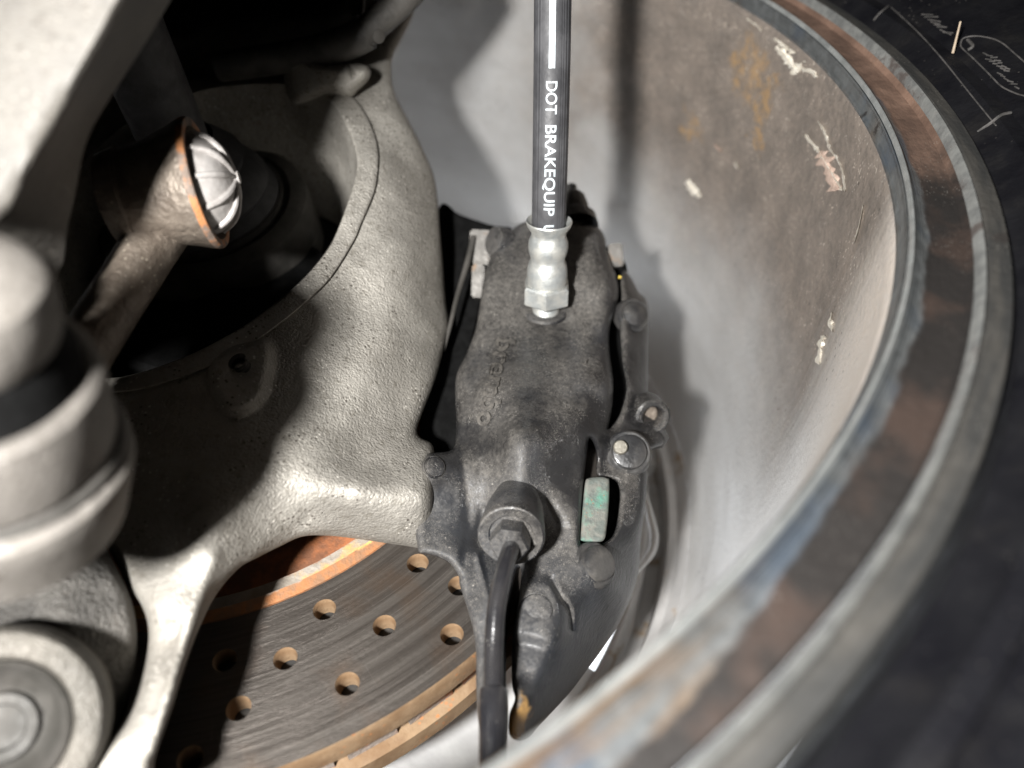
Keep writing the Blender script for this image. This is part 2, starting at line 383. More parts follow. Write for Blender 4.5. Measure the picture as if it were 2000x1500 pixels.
def tube_geo(pts, rad, segs=24, rmod=None, caps=True, ref=None, n=8):
    P = catmull(pts, n=n) if len(pts) > 2 else np.array(pts, float)
    N = len(P); rr = np.interp(np.linspace(0, 1, N), np.linspace(0, 1, len(rad)), rad) if hasattr(rad, '__len__') else np.full(N, rad)
    T = np.gradient(P, axis=0); T /= np.linalg.norm(T, axis=1)[:, None]
    _, u, _ = frame_of(T[0], ref)
    vs = []; fs = []
    for i in range(N):
        u = u-T[i]*(T[i]@u); u /= np.linalg.norm(u); v = np.cross(T[i], u)
        for k in range(segs):
            a = 2*math.pi*k/segs; q = rr[i]*(1 if rmod is None else rmod(a))
            vs.append(P[i]+q*(u*math.cos(a)+v*math.sin(a)))
    for i in range(N-1):
        for k in range(segs):
            k2 = (k+1) % segs; fs.append((i*segs+k, i*segs+k2, (i+1)*segs+k2, (i+1)*segs+k))
    if caps:
        fs.append(list(range(segs))[::-1]); fs.append([(N-1)*segs+k for k in range(segs)])
    return np.array(vs), fs
def tube(name, pts, rad, m, parent=None, **kw):
    lab = kw.pop('label', None); vs, fs = tube_geo(pts, rad, **kw); return obj(name, vs, fs, m, parent, label=lab)

def rbf(ctrl, sm=1e-4):                # thin plate spline through (x, y, value)
    C = np.array(ctrl, float); X = C[:, :2]/400; n = len(X)
    d = np.linalg.norm(X[:, None]-X[None], axis=2)
    K = np.where(d > 0, d*d*np.log(np.maximum(d, 1e-12)), 0)+sm*np.eye(n)
    Q = np.c_[np.ones(n), X]; A = np.block([[K, Q], [Q.T, np.zeros((3, 3))]])
    c = np.linalg.solve(A, np.r_[C[:, 2], 0, 0, 0])
    def f(px, py):
        Y = np.stack([px, py], -1)/400; dd = np.linalg.norm(Y[:, None]-X[None], axis=2)
        U = np.where(dd > 0, dd*dd*np.log(np.maximum(dd, 1e-12)), 0)
        return U@c[:n]+c[n]+Y@c[n+1:]
    return f
def seg_dist(P, poly, closed=True):
    A = poly; B = np.roll(poly, -1, 0)
    if not closed: A, B = poly[:-1], poly[1:]
    best = np.full(len(P), 1e9)
    for a, b in zip(A, B):
        ab = b-a; L = ab@ab+1e-12
        s = np.clip(((P-a)@ab)/L, 0, 1); q = a+s[:, None]*ab
        best = np.minimum(best, np.hypot(*(P-q).T))
    return best
def inside(P, poly):
    x, y = P.T; r = np.zeros(len(P), bool); j = len(poly)-1
    for i in range(len(poly)):
        xi, yi = poly[i]; xj, yj = poly[j]
        c = ((yi > y) != (yj > y)) & (x < (xj-xi)*(y-yi)/(yj-yi+1e-12)+xi); r ^= c; j = i
    return r
def resample(poly, step):
    d = np.r_[0, np.cumsum(np.linalg.norm(np.diff(np.r_[poly, poly[:1]], axis=0), axis=1))]
    n = max(8, int(d[-1]/step)); s = np.linspace(0, d[-1], n, endpoint=False)
    Q = np.r_[poly, poly[:1]]
    return np.c_[np.interp(s, d, Q[:, 0]), np.interp(s, d, Q[:, 1])]
def loop2d(pts, step):
    return resample(catmull([p[:2] for p in pts], closed=True, n=10), step)
def blob(x, y, r, h, ry=None):
    ry = ry or r
    return lambda P: h*np.exp(-(((P[:, 0]-x)/r)**2+((P[:, 1]-y)/ry)**2))
def ridge(pts, wd, h):
    L = catmull(pts, n=6)
    return lambda P: h*np.exp(-(seg_dist(P, L, False)/wd)**2)
def plate(pts, wd, h):                 # raised plateau with a soft shoulder of width wd
    L = catmull(pts, True, 6)
    def f(P):
        d = seg_dist(P, L)*np.where(inside(P, L), 1, -1); s = np.clip(d/wd*.5+.5, 0, 1); return h*s*s*(3-2*s)
    return f

def relief(name, outline, ctrl, m, parent, holes=(), step=6, rnd=18, drop=.005, hrnd=4, hdrop=.001, feats=(), thick=.02, angle=60, label=None, rndfun=None, noise=0.):
    """A cast body: outline and holes as survey sight lines, range from control points, rounded edges, raised
    features, walls running back by `thick` and a closed back."""
    O = loop2d(outline, step); H = [loop2d(h, step) for h in holes]
    lo = O.min(0); hi = O.max(0)
    gx, gy = np.meshgrid(np.arange(lo[0], hi[0], step), np.arange(lo[1], hi[1], step*.866))
    gx = gx+(np.arange(gx.shape[0]) % 2)[:, None]*step*.5
    G = np.c_[gx.ravel(), gy.ravel()]
    ok = inside(G, O)
    for h in H: ok &= ~inside(G, h)
    G = G[ok]
    d = seg_dist(G, O)
    for h in H: d = np.minimum(d, seg_dist(G, h))
    G = G[d > step*.75]
    # one extra ring close to the rim for the rounding
    loops = [O]+H; rings = []
    for L in loops:
        T = np.roll(L, -1, 0)-np.roll(L, 1, 0); N = np.c_[-T[:, 1], T[:, 0]]; N /= np.linalg.norm(N, axis=1)[:, None]+1e-9
        for sgn in (1, -1):
            q = L+N*sgn*min(2.0, step*.35); k = inside(q, O)
            for h in H: k &= ~inside(q, h)
            dd = np.min([seg_dist(q, h) for h in loops], axis=0)
            rings.append(q[k & (dd > min(1.6, step*.28))])
    P = np.concatenate(loops+rings+[G]); edges = []; b = 0
    for L in loops:
        n = len(L); edges += [(b+i, b+(i+1) % n) for i in range(n)]; b += n
    nb = b
    res = delaunay_2d_cdt([Vector(p) for p in P], edges, [], 0, 1e-6)
    P2 = np.array([tuple(v) for v in res[0]]); tri = np.array([t for t in res[2] if len(t) == 3])
    c = P2[tri].mean(1); k = inside(c, O)
    for h in H: k &= ~inside(c, h)
    tri = tri[k]
    t = rbf(ctrl)(P2[:, 0], P2[:, 1])
    do = seg_dist(P2, O); x = np.clip(1-do/rnd, 0, 1)
    dr = drop if rndfun is None else drop*rndfun(P2)
    t = t+dr*(1-np.sqrt(np.maximum(0, 1-x*x)))
    for h in H:
        x = np.clip(1-seg_dist(P2, h)/hrnd, 0, 1); t = t+hdrop*(1-np.sqrt(np.maximum(0, 1-x*x)))
    for f in feats: t = t-f(P2)
    V = WA(P2[:, 0], P2[:, 1], t)
    # walls and back
    bidx = {}
    org = [i for i in range(len(P2))]
    emap = {}
    for a, b_, c_ in tri:
        for e in ((a, b_), (b_, c_), (c_, a)):
            emap[e] = emap.get(e, 0)+1
    bnd = [e for e in emap if (e[1], e[0]) not in emap]
    VB = WA(P2[:, 0], P2[:, 1], t*0+t+thick)
    n = len(P2); faces = [list(q) for q in tri]+[[q[0]+n, q[2]+n, q[1]+n] for q in tri]
    for a, b_ in bnd: faces.append([b_, a, a+n, b_+n])
    used = np.zeros(2*n, bool)
    for f in faces: used[f] = True
    mp = np.cumsum(used)-1; VV = np.r_[V, VB][used]
    return obj(name, VV, [[mp[i] for i in f] for f in faces], m, parent, angle, label=label)

def hexprism(org, ax, rc, h, ref=None, bev=.0006):
    ax, u, v = frame_of(ax, ref); vs = []; fs = []
    lv = [(0, rc-bev), (bev, rc), (h-bev, rc), (h, rc-bev)]
    for s, r in lv:
        for k in range(6):
            a = k*math.pi/3; vs.append(np.asarray(org)+ax*s+r*(u*math.cos(a)+v*math.sin(a)))
    for l in range(3):
        for k in range(6): fs.append((l*6+k, l*6+(k+1) % 6, (l+1)*6+(k+1) % 6, (l+1)*6+k))
    fs.append([5, 4, 3, 2, 1, 0]); fs.append([18+k for k in range(6)])
    return np.array(vs), fs
def text_mesh(s, size, offset=0., res=4):
    cu = bpy.data.curves.new('letters', 'FONT'); cu.body = s; cu.size = size; cu.offset = offset; cu.resolution_u = res
    o = bpy.data.objects.new('letters', cu); COL.objects.link(o)
    dg = bpy.context.evaluated_depsgraph_get(); me = bpy.data.meshes.new_from_object(o.evaluated_get(dg))
    bpy.data.objects.remove(o); bpy.data.curves.remove(cu)
    bm = bmesh.new(); bm.from_mesh(me); bpy.data.meshes.remove(me); return bm

YAX = np.array([0, 1., 0])

#%% ---------------------------------------------------------------- WHEEL ARCH SHELL (unseen, added to block daylight on the camera side)
arch = lathe('arch_light_block', [(.12, .362), (.02, .362), (-.30, .40), (-.52, .38), (-.60, .25), (-.62, 0)], (0, 0, 0), YAX, M_shade, None, 48)
arch['kind'] = 'structure'
wheel = thing('wheel', 'silver alloy wheel with dirty brown inner barrel, tyre fitted', 'wheel', (0, 0, 0))
lathe('rim_flange', [(.012, .2384), (.006, .2392), (.001, .2390), (-.0003, .2384), (-.0003, .2348), (.0006, .2340)], (0, 0, 0), YAX, M_flange, wheel, 200)
lathe('turned_ridge', [(.0010, .2206), (.0001, .2203), (-.0002, .2200), (-.0001, .2197), (.0011, .2193)], (0, 0, 0), YAX, M_ridge2, wheel, 200)
lathe('rim_ridge', [(.0006, .2340), (-.0005, .2338), (-.0010, .2334), (-.0005, .2329), (.0020, .2321)], (0, 0, 0), YAX, M_ridge, wheel, 200)
lathe('bead_seat', [(.0015, .2321), (.0030, .2312), (.0032, .2250), (.0028, .2232), (.0020, .2222)], (0, 0, 0), YAX, M_rustband, wheel, 200)
lathe('machined_band', [(.0020, .2222), (.0016, .2212), (.0010, .2206), (.0006, .2199), (.0014, .2196), (.0013, .2191), (.0022, .2188), (.0046, .2187), (.0062, .2182)], (0, 0, 0), YAX, M_band, wheel, 200)
lathe('barrel', [(.0062, .2182), (.0080, .2177), (.012, .2176), (.030, .2165), (.07, .2135), (.11, .2085), (.145, .2035), (.160, .2010), (.168, .1975), (.172, .1945)], (0, 0, 0), YAX, M_barrel, wheel, 256)
lathe('wheel_face', [(.172, .1945), (.176, .190), (.176, .1865), (.190, .185), (.191, .180), (.178, .1785), (.175, .1765), (.176, .1745), (.190, .1740), (.2, .1945)], (0, 0, 0), YAX, M_face, wheel, 160)
lathe('hub_pad', [(.2, .075), (.150, .070), (.140, .06), (.140, .02), (.2, .02)], (0, 0, 0), YAX, M_face, wheel, 64)
for k in range(5):
    a = math.radians(-50+72*k); ca, sa = math.cos(a), math.sin(a)
    vs, fs = [], []
    for r, hw, yf in ((.05, .034, .168), (.09, .036, .166), (.13, .044, .170), (.166, .056, .176), (.19, .066, .186)):
        for q, dy in ((-1, .03), (-1, .004), (-.82, 0), (-.3, -.001), (.3, -.001), (.82, 0), (1, .004), (1, .03)):
            x, z = r, q*hw; vs.append((x*ca-z*sa, yf+dy, x*sa+z*ca))
    for i in range(4):
        for j in range(7): fs.append((i*8+j, i*8+j+1, (i+1)*8+j+1, (i+1)*8+j))
    obj('spoke', vs, fs, M_spoke, wheel, 50)
tube('spoke_edge', [W(1258, 960, .292), W(1268, 1000, .286), W(1278, 1045, .281), (W(1272, 1080, .276)), W(1245, 1115, .27)], [.0008, .0014, .0016, .0014, .0008], M_spoke, wheel, segs=12)
def flake(pts, wd, m):
    L = catmull(pts, n=5); c, lft, rgt = [], [], []
    T = np.gradient(L, axis=0); N = np.c_[-T[:, 1], T[:, 0]]; N /= np.linalg.norm(N, axis=1)[:, None]
    for i, p in enumerate(L):
        q = wd*(.35+1.3*rng.random())*(1 if 0 < i < len(L)-1 else .15)
        c.append(on_barrel(*p, .0007+.0004*rng.random())); lft.append(on_barrel(*(p+N[i]*q), .0001)); rgt.append(on_barrel(*(p-N[i]*q*(.4+rng.random())), .0001))
    n = len(L); vs = lft+c+rgt; fs = []
    for i in range(n-1): fs += [(i, i+1, n+i+1, n+i), (n+i, n+i+1, 2*n+i+1, 2*n+i)]
    obj('flaked_lacquer', vs, fs, m, wheel, 60)
flake([(1512, 75), (1535, 92), (1548, 100), (1570, 112), (1572, 122)], 7, M_flake)
flake([(1514, 92), (1532, 105), (1545, 125), (1560, 130), (1570, 135), (1590, 142), (1592, 152)], 6, M_flake)
flake([(1535, 112), (1548, 128), (1558, 145)], 8, M_flake)
flake([(1425, 12), (1450, 22), (1462, 38), (1478, 50), (1488, 62)], 2.5, M_flake)
flake([(1572, 262), (1590, 285), (1600, 298), (1612, 318), (1628, 345), (1645, 372)], 3.5, M_flake)
flake([(1602, 295), (1612, 315), (1622, 340), (1634, 372)], 13, M_flakep)
flake([(1597, 235), (1612, 262), (1620, 290), (1632, 305), (1644, 330), (1648, 355), (1650, 374)], 2.2, M_flake)
flake([(1342, 352), (1352, 368), (1368, 385)], 6, M_flake)
flake([(1395, 282), (1412, 298)], 3, M_flakep)
flake([(1686, 400), (1678, 440), (1668, 475)], 1.2, M_flake)
flake([(1625, 610), (1622, 630), (1626, 648)], 4, M_flake)
flake([(1610, 655), (1602, 680), (1600, 712)], 6, M_flake)
flake([(1435, 318), (1442, 330)], 3, M_flake)

tyre = lathe('tyre', [(.02, .2385), (.010, .2398), (.004, .2415), (.0005, .246), (-.0015, .2475), (-.002, .251), (-.0005, .2518), (-.004, .256), (-.012, .272), (-.018, .29), (-.016, .31), (-.002, .33), (.03, .338), (.10, .340), (.2, .338)], (0, 0, 0), YAX, M_tyre, wheel, 200)
def on_tyre(px, py, lift=.0004):
    o = CAM; d = M@np.array([(px-1000)/F, (py-750)/F, 1.])
    rs = [.2425, .246, .2475, .251, .2518, .256, .272, .29, .31]; ys = [.004, .0005, -.0015, -.002, -.0005, -.004, -.012, -.018, -.016]
    ts = np.linspace(.1, .5, 4000); X = o+ts[:, None]*d; r = np.hypot(X[:, 0], X[:, 2])
    k = np.where((X[:, 1] > np.interp(r, rs, ys)-lift) & (r > .24))[0]; return X[k[0]]
def tyre_line(name, pts, rad, m=M_tyrehi, n=5):
    P = [on_tyre(*p) for p in catmull(pts, n=n)] if len(pts) > 2 else [on_tyre(*p) for p in pts]
    vs, fs = tube_geo(P, rad, segs=6, n=1); return obj(name, vs, fs, m, tyre)
emb = [(1876, 88), (1880, 76), (1895, 71), (1915, 71), (1940, 76), (1960, 86), (1980, 103), (2005, 125), (2030, 150), (2045, 180), (2030, 192), (2000, 187), (1978, 180), (1955, 168), (1935, 148), (1905, 118), (1880, 95), (1876, 88)]
tyre_line('emblem_outline', emb, .00022)
def strokes(cx, cy, ux, uy, n, ln, gap, tilt):
    for i in range(n):
        x = cx+ux*i*gap; y = cy+uy*i*gap; q = ln*(.7+.5*random.random())
        a = tilt+random.uniform(-.3, .3)
        tyre_line('raised_stroke', [(x, y), (x+q*math.cos(a), y+q*math.sin(a))], .00022)
strokes(1800, 28, .75, .62, 8, 26, 8, .25)
strokes(1920, 103, .8, .55, 7, 12, 9, .2); strokes(1925, 115, .8, .5, 6, 12, 9, .25)
strokes(1948, 142, .75, .6, 6, 10, 9, .3)
tyre_line('emblem_star', [(1890, 78), (1900, 90), (1890, 98)], .0005)
tyre_line('moulding_line', [(1706, 40), (1718, 26), (1735, 12)], .0003)
tyre_line('moulding_line', [(1909, 258), (1935, 240), (1955, 225), (1975, 220)], .0004)
tyre_line('moulding_line', [(1740, 14), (1790, 60), (1840, 115), (1900, 190), (1945, 245)], .0002)
p0 = on_tyre(1861, 103); p1 = W(1876, 42, 1)
o_ = CAM; tt = np.linalg.norm(p0-CAM); p1 = CAM+(p1-CAM)/np.linalg.norm(p1-CAM)*(tt-.004)
tube('vent_spew', [p0, p0*.5+p1*.5, p1], [.0004, .00032, .00028], M_straw, tyre, segs=8)

#%% ---------------------------------------------------------------- BRAKE DISC
disc = thing('brake_disc', 'cross-drilled brake disc with brown scored face and orange rusty rim', 'brake disc', (.0232, .0835, -.0387))
DC = np.array([.0232, 0, -.0387])
HP = []
for k in range(-2, 3):
    for r, a in ((.0940, -59), (.1022, -66.2), (.1105, -72.6), (.1192, -77.8), (.0976, -43.5), (.1065, -53), (.1150, -60.2)):
        aa = math.radians(a+30.6*k)
        if -125 < a+30.6*k < 10: HP.append((r*math.cos(aa), r*math.sin(aa)))
YD = .0835; RO, RI = .1266, .0867; RH = .0029
def disc_face():
    pts, ed = [], []
    def ring(cx, cz, r, n):
        b = len(pts)
        for i in range(n):
            a = 2*math.pi*i/n; pts.append(Vector((cx+r*math.cos(a), cz+r*math.sin(a))))
        ed.extend((b+i, b+(i+1) % n) for i in range(n))
    ring(0, 0, RO, 256); ring(0, 0, RI, 220)
    for x, z in HP: ring(x, z, RH, 28)
    for q in range(5):
        r = RI+(RO-RI)*(q+.5)/5
        for i in range(150):
            a = 2*math.pi*(i+.5*(q % 2))/150; x, z = r*math.cos(a), r*math.sin(a)
            if all((x-h[0])**2+(z-h[1])**2 > (RH*1.35)**2 for h in HP): pts.append(Vector((x, z)))
    res = delaunay_2d_cdt(pts, ed, [], 0, 1e-7)
    P = np.array([tuple(v) for v in res[0]]); T = np.array([t for t in res[2] if len(t) == 3]); c = P[T].mean(1); r = np.hypot(*c.T)
    k = (r > RI*.9999) & (r < RO)
    for h in HP: k &= np.hypot(c[:, 0]-h[0], c[:, 1]-h[1]) > RH*.995
    return np.c_[P[:, 0], np.full(len(P), YD), P[:, 1]]+DC, T[k]
vs, fs = disc_face(); obj('friction_face', vs, fs, M_disc, disc, smooth=False)
lathe('inner_plate_edge', [(YD+.009, .1254), (YD+.0085, .1268), (YD+.0012, .1271), (YD, RO)], DC, YAX, M_tan, disc, 220, label='tan flash-rusted edge of the inner disc plate')
lathe('outer_plate', [(YD+.018, .09), (YD+.018, .1252), (YD+.0185, .1268), (YD+.0245, .1271), (YD+.025, .09)], DC, YAX, M_tan, disc, 220, label='tan flash-rusted edge of the outer disc plate')
lathe('plate_back', [(YD+.0062, .1245), (YD+.0062, .088)], DC, YAX, M_hole, disc, 160)  # near-black backing paints the shade inside the drilled holes
lathe('vane_core', [(YD+.0088, .1225), (YD+.0182, .1225)], DC, YAX, M_vane, disc, 160)
vm = None
for k in range(48):
    a = 2*math.pi*k/48; ca, sa = math.cos(a), math.sin(a); vs = []
    for r in (.120, .1240):
        for q in (-.0064, .0064):
            for y in (.0092, .0178): vs.append(DC+np.array([r*ca-q*sa, YD+y, r*sa+q*ca]))
    if not -130 < math.degrees(a)-360*(a > math.pi) < 20: continue
    obj('cooling_vane', vs, [(0, 1, 3, 2), (4, 6, 7, 5), (0, 4, 5, 1), (2, 3, 7, 6), (0, 2, 6, 4), (1, 5, 7, 3)], M_vane, disc, smooth=False)
lathe('hat', [(YD, RI), (YD+.0004, .0860), (YD-.0004, .0832), (YD+.0034, .0824), (YD+.0038, .0772), (YD+.0090, .0760), (YD+.010, .060), (YD+.02, .045)], DC, YAX, M_hat, disc, 220)
h0 = None
for x, z in HP:
    if h0 is None:
        h0 = lathe('drilled_hole', [(0, RH), (.0009, RH*.86), (.0048, RH*.84), (.0058, RH*.84)], DC+np.array([x, YD, z]), YAX, M_tan, disc, 24)
        me = h0.data; off = DC+np.array([x, YD, z])-wloc(disc)
        for v in me.vertices: v.co = v.co-Vector(off)
        h0.location = off
    else:
        o = h0.copy(); COL.objects.link(o); o.parent = disc; o.location = DC+np.array([x, YD, z])-wloc(disc)

#%% ---------------------------------------------------------------- STEERING KNUCKLE
kn = thing('steering_knuckle', 'cast aluminium steering knuckle with round bore and grainy grey skin', 'knuckle', W(560, 900, .19))
bore_o = [(689, 189), (722, 238), (738, 290), (737, 340), (729, 380), (705, 437), (690, 472), (647, 540), (605, 583), (560, 622), (490, 672), (420, 712), (330, 745), (245, 765), (160, 760), (90, 700), (60, 600), (70, 450), (130, 320), (240, 210), (380, 150), (540, 130), (630, 150)]
bore_i = [(652, 205), (683, 262), (697, 315), (690, 360), (667, 430), (644, 481), (606, 530), (560, 574), (510, 613), (455, 650), (350, 702), (227, 738), (150, 725), (105, 670), (85, 580), (95, 460), (150, 340), (255, 240), (390, 180), (530, 165), (605, 178)]
kn_out = [(815, -40), (808, 25), (792, 62), (770, 105), (764, 140), (771, 182), (796, 232), (825, 290), (846, 340), (854, 385), (858, 440), (864, 510), (870, 585), (876, 635), (866, 680), (850, 740), (827, 800), (814, 838), (820, 855), (842, 866), (848, 890), (846, 960), (842, 1030), (838, 1070), (790, 1066), (703, 1053), (640, 1046), (590, 1048), (545, 1068), (505, 1088), (465, 1111), (421, 1163), (388, 1229), (362, 1298), (333, 1390), (302, 1480), (285, 1560),
          (150, 1560), (182, 1475), (205, 1452), (238, 1416), (259, 1377), (276, 1325), (289, 1265), (289, 1220), (276, 1181), (252, 1150), (224, 1094), (192, 1045), (120, 980), (40, 880), (0, 740), (0, 560), (20, 380), (100, 220), (250, 90), (450, 40), (640, 20), (720, -40)]
kn_ctrl = [(800, 20, .285), (700, 60, .28), (780, 200, .268), (720, 160, .268), (840, 340, .262), (800, 400, .247), (740, 330, .244), (715, 420, .236), (800, 520, .236), (862, 540, .252), (868, 640, .246),
           (640, 560, .219), (700, 600, .222), (760, 650, .222), (840, 740, .228), (560, 640, .206), (480, 690, .199), (600, 760, .200), (700, 760, .208), (780, 800, .216), (350, 760, .19), (240, 775, .188),
           (820, 900, .205), (820, 970, .196), (820, 1050, .199), (700, 900, .196), (700, 960, .188), (700, 1040, .195), (600, 930, .183), (580, 1035, .188), (500, 950, .176), (400, 900, .178), (300, 950, .175), (480, 1060, .172), (400, 1080, .161), (300, 1080, .166), (230, 1060, .168),
           (430, 1140, .165), (340, 1180, .155), (300, 1250, .155), (375, 1250, .155), (350, 1330, .148), (290, 1360, .146), (310, 1450, .141), (240, 1450, .139), (220, 1540, .136), (290, 1540, .137),
           (60, 700, .2), (60, 400, .24), (250, 150, .27), (450, 90, .28)]
relief('casting', kn_out, kn_ctrl, M_alu, kn, holes=[bore_i], step=7, rnd=26, drop=.0045, hrnd=4, hdrop=.0006, thick=.022,
       feats=[ridge([(834, 965), (740, 965), (650, 960), (585, 1000)], 45, .0022), ridge([(420, 1090), (395, 1150), (365, 1240), (330, 1360), (305, 1460)], 16, .0016),
              plate([(410, 735), (420, 700), (460, 675), (515, 665), (530, 690), (525, 735), (510, 780), (470, 805), (435, 795)], 14, .004), ridge([(600, 1010), (560, 1045), (510, 1085)], 10, -.0008),
              plate([(765, 890), (790, 880), (815, 885), (825, 905), (815, 925), (785, 930), (765, 915)], 4, .0004), ridge([(840, 380), (850, 480), (862, 600)], 30, -.0015)])
relief('bore_rim', bore_o, [(x, y, t-.0020) for x, y, t in kn_ctrl], M_alu, kn, holes=[bore_i], step=6, rnd=4, drop=.0006, hrnd=4, hdrop=.0006, thick=.004)
# bore wall running outboard from the ring
B = loop2d(bore_i, 10); f = rbf(kn_ctrl); tb = f(B[:, 0], B[:, 1]); A0 = WA(B[:, 0], B[:, 1], tb-.0016); cen = A0.mean(0)
vs = []; fs = []
prof = [(0., 1.), (.004, .985), (.012, .96), (.03, .92), (.045, .90)]
for s, k in prof:
    for p in A0: q = cen+(p-cen)*k; vs.append(q+YAX*s)
nB = len(B)
for l in range(len(prof)-1):
    for i in range(nB): fs.append((l*nB+i, l*nB+(i+1) % nB, (l+1)*nB+(i+1) % nB, (l+1)*nB+i))
obj('bore_wall', vs, fs, M_alu, kn, 50)
lathe('hub_shade_disc', [(.036, .066), (.036, .040), (.030, .036), (.030, .012), (.026, 0)], cen, YAX, M_shade, kn, 64)  # disc added to keep the bore dark, shade put into its colour
# threaded hole in its boss, and a plain drilled hole
c0 = W(464, 706, .1905)
vs, fs = lathe_geo([(-.0002, .0024)]+[(.0004+.0005*i, .0017+.0003*(i % 2)) for i in range(14)]+[(.0085, .0)], c0, camdir(.25, .55, .8), 28)
obj('threaded_hole', vs, fs, M_hole, kn, 60)
lathe('drilled_hole', [(-.0001, .0027), (.0004, .0023), (.006, .0021), (.0062, 0)], W(308, 990, .1725), camdir(.0, .5, .85), M_hole, kn, 28)

#%% ---------------------------------------------------------------- CALIPER
cal = thing('brake_caliper', 'dusty black brake caliper with raised cast lettering bolted over the disc', 'brake caliper', W(1040, 900, .205))
out = [(1003, 446), (1030, 432), (1075, 428), (1137, 434), (1167, 443), (1181, 462), (1185, 487), (1193, 512), (1206, 545), (1209, 575), (1201, 606), (1192, 636), (1190, 668), (1193, 705), (1198, 742), (1197, 785), (1192, 818), (1188, 838),
       (1200, 826), (1213, 803), (1222, 770), (1223, 750), (1216, 710), (1211, 640), (1214, 590), (1212, 545), (1220, 528), (1234, 545), (1248, 570), (1262, 584), (1267, 614), (1266, 695), (1266, 772), (1276, 792), (1293, 804), (1295, 828), (1299, 838), (1296, 866), (1264, 884), (1264, 930), (1260, 990), (1252, 1050), (1248, 1110), (1236, 1156), (1214, 1207), (1186, 1254), (1149, 1305), (1110, 1356), (1052, 1418), (1032, 1440), (1011, 1446), (995, 1434),
       (995, 1396), (1006, 1365), (1000, 1335), (1000, 1262), (1004, 1225), (1013, 1170), (1018, 1118), (1010, 1112), (1000, 1160), (990, 1240), (988, 1330), (992, 1365), (992, 1410), (988, 1470), (975, 1492), (961, 1492), (950, 1484), (939, 1440), (933, 1395), (930, 1335), (930, 1276), (924, 1230), (912, 1186), (898, 1142), (896, 1126), (879, 1101), (850, 1086), (820, 1080), (815, 1062), (811, 1035), (813, 975), (824, 910), (834, 887), (850, 884), (880, 880), (889, 865), (891, 830), (889, 770), (892, 731), (909, 695), (927, 650), (936, 605), (948, 530), (972, 479)]
hole = [(1152, 856), (1160, 868), (1165, 890), (1166, 928), (1190, 936), (1206, 944), (1210, 978), (1200, 1038), (1180, 1060), (1150, 1066), (1134, 1062), (1134, 1022), (1138, 960), (1143, 915), (1148, 872)]
cc = [(1065, 615, .2475), (1060, 480, .258), (985, 470, .261), (1160, 465, .262), (950, 560, .2495), (1195, 560, .2535), (1000, 600, .2470), (1150, 600, .2480), (930, 680, .2375), (1185, 680, .2410), (895, 770, .225), (1195, 760, .229), (1040, 700, .2325), (960, 760, .2185), (1040, 790, .215), (1130, 790, .219), (900, 860, .216), (1170, 850, .219), (1000, 880, .206), (1100, 880, .209), (910, 950, .206), (1130, 980, .2065), (1060, 990, .203), (930, 1040, .2025), (1085, 1060, .2015), (1000, 1100, .1985), (930, 980, .2065), (820, 980, .2), (850, 900, .2035), (850, 1060, .1945), (890, 1080, .1925), (920, 1160, .187), (960, 1180, .182), (945, 1290, .1735), (965, 1350, .1675), (945, 1450, .1605), (980, 1480, .1605),
      (1230, 545, .268), (1240, 620, .2575), (1240, 720, .248), (1245, 790, .240), (1285, 830, .240), (1235, 870, .226), (1190, 840, .227), (1180, 900, .2225), (1235, 950, .2195), (1235, 1030, .2135), (1215, 1010, .2125), (1165, 1100, .2025), (1110, 1110, .1965), (1050, 1190, .1868), (1012, 1200, .1845), (1085, 1240, .1838), (1100, 1180, .1895), (1140, 1180, .196), (1190, 1140, .2035), (1050, 1260, .1808), (1012, 1260, .1805), (1025, 1320, .1755), (1060, 1300, .1782), (1020, 1390, .1690), (1040, 1385, .1720), (1010, 1435, .1665),
      (1240, 1110, .224), (1205, 1205, .2165), (1145, 1300, .2065), (1110, 1300, .1915), (1100, 1358, .1955), (1045, 1420, .1800), (1165, 1220, .2065), (1058, 1350, .1775)]
cal_feats = [ridge([(1010, 640), (1020, 720), (1040, 800), (1050, 860)], 55, .0012), plate([(1030, 600), (1075, 590), (1115, 600), (1120, 618), (1075, 630), (1035, 620)], 5, .0007),
             plate([(1003, 1238), (1002, 1180), (1020, 1140), (1060, 1130), (1088, 1148), (1105, 1195), (1108, 1240), (1085, 1262), (1040, 1250)], 14, .0026),
             ridge([(1078, 1130), (1092, 1160), (1112, 1190), (1116, 1230)], 5, -.0020), ridge([(1016, 870), (1012, 930), (1006, 985)], 42, .0052), ridge([(948, 1000), (930, 1060)], 14, -.0012), ridge([(1070, 985), (1095, 1030)], 14, -.0012),
             ridge([(932, 1085), (948, 1150), (962, 1200)], 6, .0010), blob(1245, 610, 22, .0035, 26), ridge([(1240, 660), (1242, 760)], 14, .001), blob(955, 905, 30, -.001), ridge([(895, 780), (900, 880), (915, 1000), (905, 1100)], 10, -.0006),
             blob(1120, 690, 20, -.0006), blob(1130, 740, 25, .0007), blob(1160, 770, 15, -.0005), blob(1105, 760, 14, .0005), blob(1165, 1100, 48, .0016), blob(1227, 884, 50, .0018)]
relief('caliper_body', out, cc, M_black, cal, holes=[hole], step=4.5, rnd=15, drop=.0040, hrnd=10, hdrop=.003, thick=.016, feats=cal_feats)
cal_t = rbf(cc)
def cal_seat(px, py):                  # point and outward normal on the caliper skin
    def pt(x, y):
        P = np.array([[x, y]], float); t = cal_t(P[:, 0], P[:, 1])
        for f in cal_feats: t = t-f(P)
        return W(x, y, float(t[0]))
    p = pt(px, py); n = np.cross(pt(px+8, py)-pt(px-8, py), pt(px, py+8)-pt(px, py-8)); n /= np.linalg.norm(n)
    if n@(CAM-p) < 0: n = -n
    return p, n
